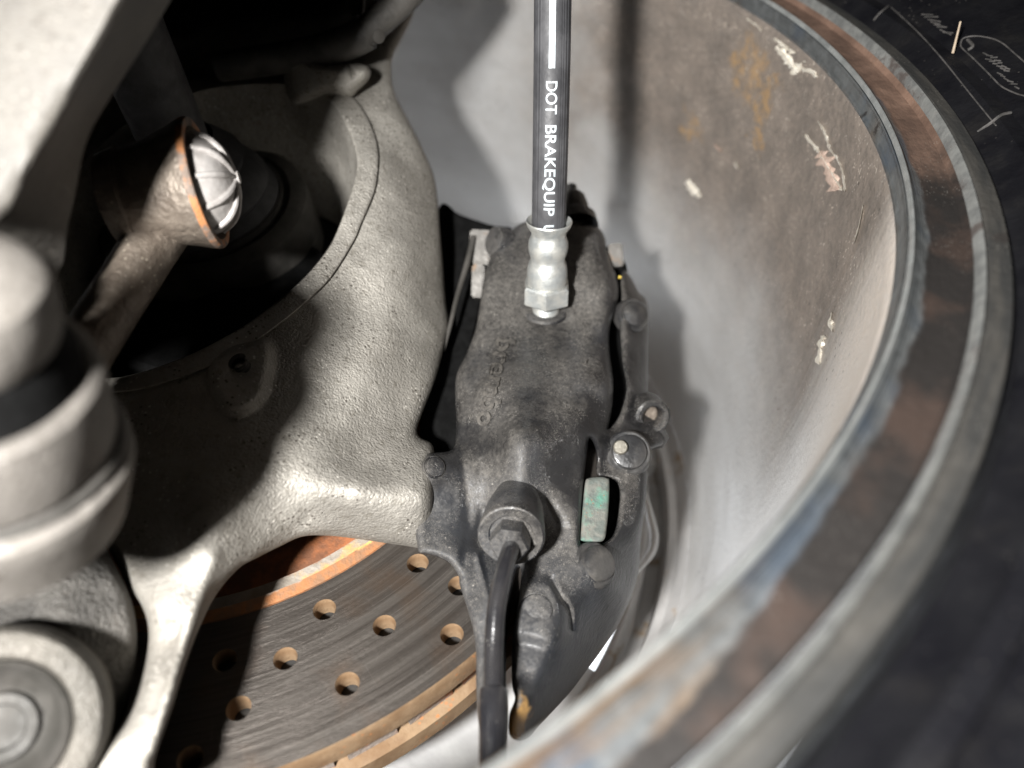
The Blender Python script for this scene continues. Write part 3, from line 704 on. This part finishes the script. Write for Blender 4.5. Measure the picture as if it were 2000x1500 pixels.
def cyl(name, px, py, t, r, h, ax, m, parent=cal, back=.006, groove=None, segs=40, dome=0., label=None):
    e = min(.0006, r*.2)
    pr = [(-back, r), (h-e, r), (h-e*.3, r-e*.3), (h, r-e)]
    if groove: pr += [(h, r*groove+.0002), (h-.0004, r*groove), (h-.0004, r*groove-.0003), (h, r*groove-.0005)]
    if dome: pr += [(h+dome*.6, r*.55), (h+dome*.9, r*.25)]
    pr += [(h+dome, 0)]
    return lathe(name, pr, W(px, py, t), ax, m, parent, segs, label=label)
TO = camdir(-.05, .05, -1)
BA = W(1016, 938, .2135); BB = W(998, 1048, .1865); bl = float(np.linalg.norm(BB-BA))
lathe('pipe_boss', [(-.004, .0015), (.003, .0040), (.011, .0062), (.018, .0075), (bl-.0009, .0083), (bl-.0002, .0081), (bl, .0077), (bl-.0004, .0056), (bl-.0009, .0052), (bl-.0009, .003), (bl-.001, 0)], BA, BB-BA, M_black, cal, 56)
ax_b = BB-BA; ax_b /= np.linalg.norm(ax_b)
vs, fs = hexprism(BA+ax_b*(bl-.001), ax_b, .0049, .0058, ref=camdir(1, .1, 0)); obj('pipe_nut', vs, fs, M_black, cal, 30)
pp = [W(1001, 1064, .1840), W(993, 1084, .1792), W(981, 1130, .1738), W(969, 1190, .1708), W(965, 1250, .1686), W(964, 1300, .1664), W(964, 1370, .1625)]
tube('crossover_pipe', pp, .0021, M_gloss, cal, segs=28)
lathe('pipe_collar', [(.003, .0021), (0, .0024), (-.0004, .0028), (.0002, .00305), (.004, .0031), (.009, .0029), (.0162, .0028), (.0166, .0024), (.0166, 0)], W(964, 1348, .1640), W(962, 1492, .1560)-W(964, 1348, .1640), M_gloss, cal, 36)
def seated(name, px, py, r, h, m=M_black, tilt=0., **kw):
    p, n = cal_seat(px, py); n = n*(1-tilt)+tilt*(CAM-p)/np.linalg.norm(CAM-p); n /= np.linalg.norm(n)
    e = min(.0005, r*.2); g = kw.get('groove'); d = kw.get('dome', 0.)
    pr = ([(-.003, r)] if g else [(-.0035, r*1.42), (-.0003, r*1.34), (.0003, r*1.22), (.0002, r*1.04)])+([(-.0002, r), (-.0003, r*.93), (h*.5, r*.90)] if g else [])
    r2 = r*.88 if g else r
    pr += [(h-e, r2), (h-e*.3, r2-e*.3), (h, r2-e)]+([(h+d*.5, r2*.6), (h+d*.85, r2*.3)] if d else [])+[(h+d, 0)]
    return lathe(name, pr, p, n, m, cal, 40)
seated('cap_plug', 1048, 1190, .0043, .0004, groove=True, tilt=.3)
seated('cap_plug', 1165, 1102, .0046, .0022, dome=.0005, tilt=.3, m=M_satin)
seated('cap_plug', 1228, 884, .0050, .0020, dome=.0003, tilt=.4, m=M_satin)
seated('cap_plug', 850, 912, .0031, .0003, groove=True)
seated('cap_plug', 1238, 614, .0042, .0012, dome=.0009, tilt=.4, m=M_satin)
p_, n_ = cal_seat(1210, 879); lathe('retaining_pin', [(-.004, .0021), (.0030, .0021), (.0034, .0018), (.0034, 0)], p_+n_*.0008, (CAM-p_)/np.linalg.norm(CAM-p_)*.6+n_*.4, M_pin, cal, 28)
lathe('bolt_eye', [(-.006, .0060), (.0012, .0056), (.0018, .0048), (.0016, .0036), (.001, .0031), (-.004, .0029), (-.0045, 0)], W(1273, 812, .2375), camdir(.15, .25, -1), M_black, cal, 40)
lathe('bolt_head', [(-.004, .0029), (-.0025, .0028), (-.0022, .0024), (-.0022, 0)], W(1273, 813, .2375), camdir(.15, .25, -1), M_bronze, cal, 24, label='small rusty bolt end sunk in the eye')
cyl('lug_nut', 1284, 856, .2405, .0040, .001, camdir(.3, .4, -.8), M_satin, segs=6)
# raised cast lettering
bm = text_mesh('brembo', 1.0, .03)
for s in np.arange(.05, 1, .08): bmesh.ops.bisect_plane(bm, geom=bm.verts[:]+bm.edges[:]+bm.faces[:], plane_co=(0, s, 0), plane_no=(0, 1, 0))
bmesh.ops.triangulate(bm, faces=bm.faces)
xs = [v.co.x for v in bm.verts]; x0, x1 = min(xs), max(xs)
V0 = np.array([(v.co.x, v.co.y) for v in bm.verts]); bm.verts.index_update(); FT = [[v.index for v in fc.verts] for fc in bm.faces]; bm.free()
u = (V0[:, 0]-x0)/(x1-x0); LB = np.stack([972-u*42+V0[:, 1]*50, 658+u*172+V0[:, 1]*9], -1)
fc_ = rbf(cc); fz = ridge([(1010, 640), (1020, 720), (1040, 800), (1050, 860)], 55, .0012)
tl = fc_(LB[:, 0], LB[:, 1])-fz(LB)
Vt = WA(LB[:, 0], LB[:, 1], tl-.0011); Vb = WA(LB[:, 0], LB[:, 1], tl+.0015); n = len(Vt)
cnt = {}
for f3 in FT:
    for i in range(3): cnt[(f3[i], f3[(i+1) % 3])] = 1
fs = [list(q) for q in FT]
for a, b in list(cnt):
    if (b, a) not in cnt: fs.append([b, a, a+n, b+n])
obj('cast_lettering', np.r_[Vt, Vb], fs, M_letter, cal, 40)
# small star-shaped stamp
vs = []; c = np.array([1143., 712.]); q0 = fc_(np.array([1143.]), np.array([712.]))[0]
for i in range(8):
    r_ = 11 if i % 2 == 0 else 4; a = math.pi/4*i+.3; vs.append(W(c[0]+r_*math.cos(a), c[1]+r_*math.sin(a), q0-.0001))
vs.append(W(c[0], c[1], q0-.0008))
obj('star_stamp', vs, [(i, (i+1) % 8, 8) for i in range(8)], M_letter, cal, 20)
# bleeder with rubber cap peeping over the top
lathe('bleeder_cap', [(0, .0075), (.004, .0072), (.007, .0050), (.010, .0052), (.014, .0046), (.0165, .0030), (.0175, .0022), (.020, .0022), (.021, 0)], W(1128, 445, .272), W(1113, 355, .284)-W(1128, 445, .272), M_black, cal, 32)
cyl('slide_bolt', 970, 472, .2625, .0050, .0016, camdir(-.8, -.1, -.6), M_black)
def boxgeo(c, ax, ay, az, sx, sy, sz, b=.0005):
    vs = []
    for k in (-1, 1):
        for x, y in ((-1, -1), (1, -1), (1, 1), (-1, 1)):
            vs.append(c+ax*x*(sx-b)+ay*y*(sy-b)+az*k*sz)
    return vs, [(0, 3, 2, 1), (4, 5, 6, 7), (0, 1, 5, 4), (1, 2, 6, 5), (2, 3, 7, 6), (3, 0, 4, 7)]
def block(name, px, py, t, hx, hy, m, parent, dz=.006, rot=0., label=None):
    o_ = W(px, py, t); c, s = math.cos(rot), math.sin(rot)
    ax, ay, az = camdir(c, s, 0), camdir(-s, c, 0), camdir(0, 0, 1)
    vs, fs = boxgeo(o_+az*dz, ax, ay, az, hx, hy, dz)
    ob = obj(name, vs, fs, m, parent, smooth=False, label=label)
    bm = bmesh.new(); bm.from_mesh(ob.data); bmesh.ops.bevel(bm, geom=bm.edges[:], offset=.0006, segments=2, affect='EDGES'); bm.to_mesh(ob.data); bm.free(); return ob
block('mounting_bolt', 937, 482, .266, .0042, .0065, M_palebolt, cal, rot=.06)
block('mounting_bolt', 933, 548, .262, .0026, .0062, M_palebolt, cal, rot=.03)
block('pad_pin', 1204, 497, .268, .0030, .0046, M_palebolt, cal, rot=-.1)
block('yellow_paint_mark', 1211, 541, .2465, .0006, .0010, generic('yellow_marker', (.5, .36, .04), (.6, .45, .08)), cal, dz=.0006)

relief('cavity_shade', [(1172, 500), (1200, 498), (1224, 520), (1226, 600), (1226, 700), (1232, 760), (1222, 812), (1190, 850), (1176, 700)], [(1200, 510, .276), (1200, 680, .259), (1215, 800, .247), (1180, 840, .240)], M_shade, cal, step=8, rnd=3, drop=.0004, thick=.004)  # dark plate painting the deep shade between caliper body and bracket
relief('cavity_shade', [(1140, 840), (1180, 860), (1222, 930), (1224, 985), (1210, 1050), (1180, 1078), (1120, 1075), (1126, 960)], [(1150, 860, .240), (1215, 950, .2305), (1200, 1050, .2200), (1130, 1060, .2150)], M_shade, cal, step=8, rnd=3, drop=.0004, thick=.004)  # second dark plate, shade painted behind the caliper window
pad = thing('brake_pad', 'worn brake pad plate with green tinge showing through the caliper window', 'brake pad', W(1165, 990, .212))
relief('backing_plate', [(1150, 934), (1172, 931), (1186, 934), (1190, 940), (1189, 985), (1185, 1030), (1178, 1056), (1150, 1058), (1136, 1056), (1134, 1050), (1138, 990), (1143, 942)], [(1150, 940, .2125), (1185, 940, .2135), (1140, 1050, .2025), (1178, 1050, .2035)], M_pad, pad, step=4, rnd=6, drop=.0012, thick=.012)

#%% ---------------------------------------------------------------- BRAKE HOSE
hose = thing('brake_hose', 'black rubber brake hose with white print and zinc crimped end', 'brake hose', W(1066, 606, .252))
def grooves(a):
    q = 1.
    for c, wd, h in ((-.95, .05, .03), (-.72, .04, .025), (-.58, .035, .02), (.80, .05, .03), (.98, .04, .02), (1.15, .05, .025), (.66, .03, -.015), (-1.2, .05, .03)):
        d = (a-c+math.pi) % (2*math.pi)-math.pi; q -= h*math.exp(-(d/wd)**2)
    return q
HT = [W(1082, -140, .200), W(1080, -30, .2065), W(1078, 130, .2130), W(1075, 290, .2210), W(1072.5, 400, .2282), W(1071, 470, .2345)]
HR = .0051
PH_ = catmull(HT, n=12); TH_ = np.gradient(PH_, axis=0); TH_ /= np.linalg.norm(TH_, axis=1)[:, None]
toc = (CAM-PH_[30]); toc /= np.linalg.norm(toc)
vs, fs = tube_geo(HT, HR, segs=180, rmod=grooves, ref=toc, n=12); obj('rubber_tube', vs, fs, M_rubber, hose, 80)
S = np.r_[0, np.cumsum(np.linalg.norm(np.diff(PH_, axis=0), axis=1))]
def prj(wp):
    c = M.T@wp+CAMC; return 1000+F*c[0]/c[2], 750+F*c[1]/c[2]
PYS = np.array([prj(p+toc*HR)[1] for p in PH_])
def on_hose(s, y, lift=.00006):        # s along the hose, y around it
    P = np.array([np.interp(s, S, PH_[:, k]) for k in range(3)]); T = np.array([np.interp(s, S, TH_[:, k]) for k in range(3)]); T /= np.linalg.norm(T)
    uu = toc-T*(T@toc); uu /= np.linalg.norm(uu); vv = np.cross(T, uu)
    a = y/HR; return P+(HR+lift)*(uu*math.cos(a)+vv*math.sin(a))
side = 1 if (prj(on_hose(S[30], .001))[0] > prj(on_hose(S[30], 0))[0]) else -1
def hose_text(s, ya, yb, name):
    sa, sb = np.interp(ya, PYS, S), np.interp(yb, PYS, S)
    bm = text_mesh(s, 1., .012, 6)
    for q in np.arange(.06, .9, .06): bmesh.ops.bisect_plane(bm, geom=bm.verts[:]+bm.edges[:]+bm.faces[:], plane_co=(0, q, 0), plane_no=(0, 1, 0))
    bmesh.ops.triangulate(bm, faces=bm.faces); bm.verts.index_update()
    xs = [v.co.x for v in bm.verts]; x0, x1 = min(xs), max(xs); k = (sb-sa)/(x1-x0)
    vs = [on_hose(sa+(v.co.x-x0)*k, side*((v.co.y-.36)*.0032/.73+.0001)) for v in bm.verts]
    obj(name, vs, [[v.index for v in f.verts] for f in bm.faces], M_white, hose, smooth=False); bm.free()
hose_text('DOT', 158, 222, 'printed_word'); hose_text('BRAKEQUIP', 243, 415, 'printed_word'); hose_text('US', 432, 463, 'printed_word')
sa, sb = 0.001, np.interp(133, PYS, S); vs = []; NS = 40
for i in range(NS+1):
    for y in (-.00085, -.0003, .0003, .00085): vs.append(on_hose(sa+(sb-sa)*i/NS, side*y))
obj('printed_stripe', vs, [(i*4+j, i*4+j+1, i*4+4+j+1, i*4+4+j) for i in range(NS) for j in range(3)], M_white, hose)
fa = W(1072.5, 434, .2295); fb = W(1066, 606, .2465); fax = (fb-fa)/np.linalg.norm(fb-fa); FL = np.linalg.norm(fb-fa)
def crimp(a, s, r):
    k = 0.
    for c in (.0042, .0118):
        k += math.exp(-((s-c)/.0012)**2)
    return r*(1-.045*k*(.5+.5*math.cos(8*a)))
q = FL/.0295
lathe('crimped_ferrule', [(.0008*q, .0052), (-.0002, .0064), (-.0006, .0068), (-.0002, .0070), (.0010*q, .0066), (.0026*q, .0055), (.0038*q, .0053), (.0048*q, .0056), (.0062*q, .0060), (.0080*q, .0061), (.0096*q, .0058), (.0110*q, .0054), (.0122*q, .0054), (.0132*q, .0058), (.0150*q, .0062), (.0180*q, .0063), (.0195*q, .0062), (.0198*q, .0059), (.0204*q, .0059), (.0206*q, .0061), (.0215*q, .006)], fa, fax, M_zinc, hose, 72, rmod=crimp, ref=toc)
vs, fs = hexprism(fa+fax*.0200*q, fax, .0078, .0062*q, ref=toc); obj('hex_nut', vs, fs, M_zinc, hose, 25)
lathe('thread', [(.0255*q, .0040)]+[(.0262*q+.0004*i, .0043-.0003*(i % 2)) for i in range(14)]+[(.034*q, 0)], fa, fax, M_zinc, hose, 40)
lathe('sealing_washer', [(0, .0068), (.0008, .0066), (.0010, .0062), (.0010, .004)], fa+fax*(FL+.0014), -fax, M_black, hose, 48)

#%% ---------------------------------------------------------------- TIE ROD END
tr = thing('tie_rod_end', 'rusty brown tie rod end with ribbed pale metal cap', 'tie rod end', W(330, 400, .185))
ta = W(394, 360, .182); tax = camdir(.97, -.22, .10)
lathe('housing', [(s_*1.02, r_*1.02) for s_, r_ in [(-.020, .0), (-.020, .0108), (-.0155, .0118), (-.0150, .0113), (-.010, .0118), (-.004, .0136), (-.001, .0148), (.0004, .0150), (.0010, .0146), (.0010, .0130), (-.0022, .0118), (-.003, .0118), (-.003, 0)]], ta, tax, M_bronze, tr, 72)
lathe('rust_lip', [(s_*1.02, r_*1.02) for s_, r_ in [(-.0002, .01505), (.0006, .01515), (.0013, .0148), (.0012, .0131)]], ta, tax, M_rustlip, tr, 72, label='orange rusted lip round the cap')
dome = lathe('ribbed_cap', [(s_*1.02, r_*1.02) for s_, r_ in [(-.002, .0120), (.0014, .0114), (.0042, .0096), (.0060, .0072), (.0071, .0044), (.0076, .0018), (.0087, .0014), (.0089, 0)]], ta, tax, M_dome, tr, 96)
axd, uu, vv = frame_of(tax)
for k in range(10):
    a = 2*math.pi*k/10; d = uu*math.cos(a)+vv*math.sin(a)
    tube('rib', [ta+axd*s*1.02+d*r*1.02 for s, r in ((.0012, .0115), (.0043, .0097), (.0062, .0072), (.0073, .0042), (.0079, .0012))], [.0007, .0008, .0008, .0006, .0004], M_dome, dome, segs=8, n=4)
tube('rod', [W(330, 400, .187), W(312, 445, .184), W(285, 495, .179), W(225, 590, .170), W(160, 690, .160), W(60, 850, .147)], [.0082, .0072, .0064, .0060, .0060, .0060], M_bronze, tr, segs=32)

#%% ---------------------------------------------------------------- DRIVE SHAFT JOINT
cv = thing('cv_joint', 'dark dusty drive shaft joint housing inside the knuckle bore', 'drive shaft', W(410, 380, .3))
cj = W(395, 400, .262); cax = camdir(.02, .60, .80)
lathe('joint_housing', [(.05, .036), (.016, .0365), (.0152, .0360), (.0148, .0352), (.0138, .0352), (.0134, .0362), (.004, .0360), (.001, .0350), (0, .0335), (-.001, .030), (.0005, .028), (.0005, 0)], cj, cax, M_cv, cv, 96)
lathe('rubber_boot', [(.001, .027), (-.003, .0265), (-.006, .0235), (-.008, .0245), (-.012, .022), (-.015, .018), (-.018, .019), (-.022, .0155), (-.026, .012)], cj, cax, M_rubber, cv, 64)
tube('axle_shaft', [cj-cax*.024, cj-cax*.08, cj-cax*.16], .0105, M_rubber, cv, segs=32)
lathe('boot_band', [(-.0005, .0275), (-.0025, .0277), (-.0028, .0270)], cj, cax, M_dark, cv, 64)

#%% ---------------------------------------------------------------- CONTROL ARM (upper left)
arm = thing('control_arm', 'pale cast control arm crossing the upper left corner, out of focus', 'control arm', W(100, 150, .125))
fr = [(-900, -900), (640, -900), (330, -160), (290, -70), (248, 0), (212, 70), (166, 150), (116, 238), (72, 315), (33, 395), (5, 430), (-60, 460), (-100, 680), (-900, 960)]  # unseen left and lower reach enlarged to block the torch light
bk = [(-800, -900), (730, -900), (420, -160), (375, -70), (334, 0), (282, 88), (226, 175), (170, 273), (146, 384), (130, 450), (122, 515), (80, 585), (-70, 740), (-800, 1010)]  # lower end lengthened so its shadow reaches the tie rod
FRr = resample(catmull(fr, True, 8), 14); BKr = resample(catmull(bk, True, 8), 14)
def ringmap(poly, n):
    d = np.r_[0, np.cumsum(np.linalg.norm(np.diff(np.r_[poly, poly[:1]], axis=0), axis=1))]; Q = np.r_[poly, poly[:1]]; s = np.linspace(0, d[-1], n, endpoint=False)
    return np.c_[np.interp(s, d, Q[:, 0]), np.interp(s, d, Q[:, 1])]
a_ = ringmap(catmull(fr, True, 8), 160); b_ = ringmap(catmull(bk, True, 8), 160); ca_ = a_.mean(0)
ta_ = lambda P: .1195+.004*(P[:, 1]+160)/600
rings = []
for k, dz in ((.0, -.0005), (.6, -.0005), (.9, 0.), (.965, .0006), (.99, .0018), (1., .004)):
    P = ca_+(a_-ca_)*k; rings.append(WA(P[:, 0], P[:, 1], ta_(P)+dz))
for k in (.5, 1.): P = a_*(1-k)+b_*k; rings.append(WA(P[:, 0], P[:, 1], ta_(P)+.004+.022*k))
P = b_.mean(0)+(b_-b_.mean(0))*.9; rings.append(WA(P[:, 0], P[:, 1], ta_(P)+.028))
vs = np.concatenate(rings); n = 160; fs = []
for l in range(len(rings)-1):
    for i in range(n): fs.append((l*n+i, l*n+(i+1) % n, (l+1)*n+(i+1) % n, (l+1)*n+i))
fs.append([(len(rings)-1)*n+i for i in range(n)])
obj('beam', vs, fs, M_arm, arm, 60)

#%% ---------------------------------------------------------------- BALL JOINT (left)
bj = thing('ball_joint', 'pale grey stepped ball joint at the left edge, out of focus', 'ball joint', W(0, 930, .135))
b0 = W(-22, 905, .118); bax = camdir(.24, -.72, -.66)
lathe('flange', [(s_*.9, r_*.9) for s_, r_ in [(-.012, .0), (-.012, .0205), (-.002, .0222), (.0005, .0226), (.0030, .0224), (.0042, .0214), (.0046, .0208)]], b0, bax, M_alu_pale, bj, 96)
lathe('retaining_ring', [(s_*.9, r_*.9) for s_, r_ in [(.0046, .0206), (.0052, .0212), (.0062, .0212), (.0068, .0204)]], b0, bax, M_cv, bj, 96)
lathe('cup', [(s_*.9, r_*.9) for s_, r_ in [(.0068, .0200), (.0080, .0203), (.018, .0198), (.0205, .0192), (.0215, .0180), (.0210, .0150), (.0180, .012)]], b0, bax, M_alu_pale, bj, 96)
lathe('neck', [(s_*.9, r_*.9) for s_, r_ in [(.0180, .0168), (.024, .0165), (.0290, .0140)]], b0, bax, M_shade, bj, 64)  # widened to cast more shadow; near-black colour paints the shaded gap
lathe('upper_cap', [(s_*.9, r_*.9) for s_, r_ in [(.0285, .0122), (.0290, .0145), (.0305, .0150), (.036, .0148), (.0385, .0138), (.0398, .0118), (.0402, .008), (.0402, 0)]], b0, bax, M_alu_pale, bj, 80)

#%% ---------------------------------------------------------------- LOWER LINK WITH BUSHING (lower left)
lk = thing('lower_link', 'rough dark cast link with round rubber bushing in the lower left corner', 'suspension link', W(60, 1300, .135))
relief('link_body', [(-120, 1030), (60, 1010), (160, 1020), (196, 1052), (225, 1105), (255, 1170), (267, 1235), (262, 1310), (245, 1390), (222, 1450), (190, 1520), (150, 1600), (-120, 1600)],
       [(0, 1100, .153), (180, 1080, .158), (255, 1220, .155), (120, 1200, .147), (220, 1400, .150), (100, 1400, .141), (0, 1250, .145), (180, 1550, .143), (0, 1580, .138)], M_alu_dark, lk, step=8, rnd=24, drop=.004, thick=.02)
l0 = W(-10, 1430, .131); lax = camdir(.42, -.28, -.86)
lathe('eye_ring', [(s_*1.02, r_*1.02) for s_, r_ in [(-.02, .0178), (-.003, .0174), (.0015, .0166), (.0028, .0158), (.0032, .0148), (.0030, .0122), (.0022, .0116), (-.008, .0112)]], l0, lax, M_ring, lk, 80)
lathe('bushing', [(s_*1.02, r_*1.02) for s_, r_ in [(-.004, .0113), (.0005, .0112), (.0010, .0106), (-.0005, .0100), (-.0045, .0088), (-.0070, .0070), (-.0076, .0062), (-.0060, .0056), (-.0060, .0040), (-.0075, .0036), (-.0075, 0)]], l0, lax, M_cv, lk, 72)

#%% ---------------------------------------------------------------- CABLES AND CLIP AT THE TOP
ab = thing('sensor_cable', 'thick dark cable with a grey sleeve curving over the top of the knuckle', 'cable', W(700, 70, .25))
tube('cable', [W(430, 130, .262), W(540, 115, .258), W(620, 100, .254), (W(680, 82, .25)), W(716, 62, .248)], [.0050, .0050, .0051, .0053, .0056], M_dark, ab, segs=28)
tube('sleeve', [W(706, 70, .2475), W(730, 50, .2475), W(765, 20, .2478), W(800, -15, .248), W(850, -70, .249)], [.0046, .0047, .0047, .0047, .0047], M_cv, ab, segs=28)
cyl('sleeve_tab', 735, 70, .2465, .0022, .002, camdir(.6, .4, -.7), M_cv, ab, back=.004)
cl = thing('cable_clip', 'rounded grey clip knob seated on the knuckle neck below the cable', 'clip', W(680, 150, .26))
relief('clip_body', [(560, 110), (640, 122), (690, 124), (716, 128), (724, 142), (718, 158), (700, 176), (684, 190), (640, 185), (570, 200)], [(570, 150, .256), (700, 140, .251), (690, 180, .2535), (640, 150, .251)], M_alu, cl, step=5, rnd=22, drop=.006, thick=.012, feats=[ridge([(680, 118), (690, 150)], 3, -.0018)])
bp = thing('hose_bracket', 'folded dark bracket strip hanging at the top edge above the cable', 'bracket', W(690, 20, .27))
relief('strip', [(650, -60), (712, -60), (712, 0), (709, 28), (700, 38), (685, 30), (672, 0)], [(650, -60, .27), (712, -60, .268), (700, 30, .264), (680, 20, .267)], M_cv, bp, step=5, rnd=5, drop=.001, thick=.003)
ln = thing('dark_gap_panel', 'black panel added to darken the gap behind the top of the knuckle', 'liner', W(500, 20, .34))
relief('shade_panel', [(180, -260), (700, -260), (800, -120), (806, -20), (790, 60), (766, 100), (700, 120), (560, 150), (380, 170), (180, 200), (80, 60)], [(200, -100, .33), (760, -60, .325), (780, 40, .318), (500, 120, .33), (200, 150, .33)], M_shade, ln, step=16, rnd=20, drop=.004, thick=.004)  # near-black panel put in to darken the gap, shade in its colour
ds = thing('shield_and_gap_shade', 'thin grey splash shield edge and a near-black plate painting the shade between knuckle and caliper', 'splash shield', W(890, 560, .262))
relief('gap_shade_plate', [(858, 405), (900, 420), (960, 440), (1000, 446), (990, 470), (925, 470), (912, 520), (940, 560), (925, 650), (915, 700), (905, 760), (900, 880), (850, 890), (820, 850), (830, 760), (845, 560)], [(870, 420, .285), (960, 445, .286), (905, 540, .274), (850, 740, .247), (850, 560, .272), (900, 860, .234)], M_shade, ds, step=6, rnd=4, drop=.0006, thick=.003)  # near-black sheet painting the shade in the gap beside the knuckle
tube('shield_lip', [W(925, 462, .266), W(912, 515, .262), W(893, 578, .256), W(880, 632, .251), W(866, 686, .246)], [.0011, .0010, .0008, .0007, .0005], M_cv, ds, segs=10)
bpy.context.view_layer.update()
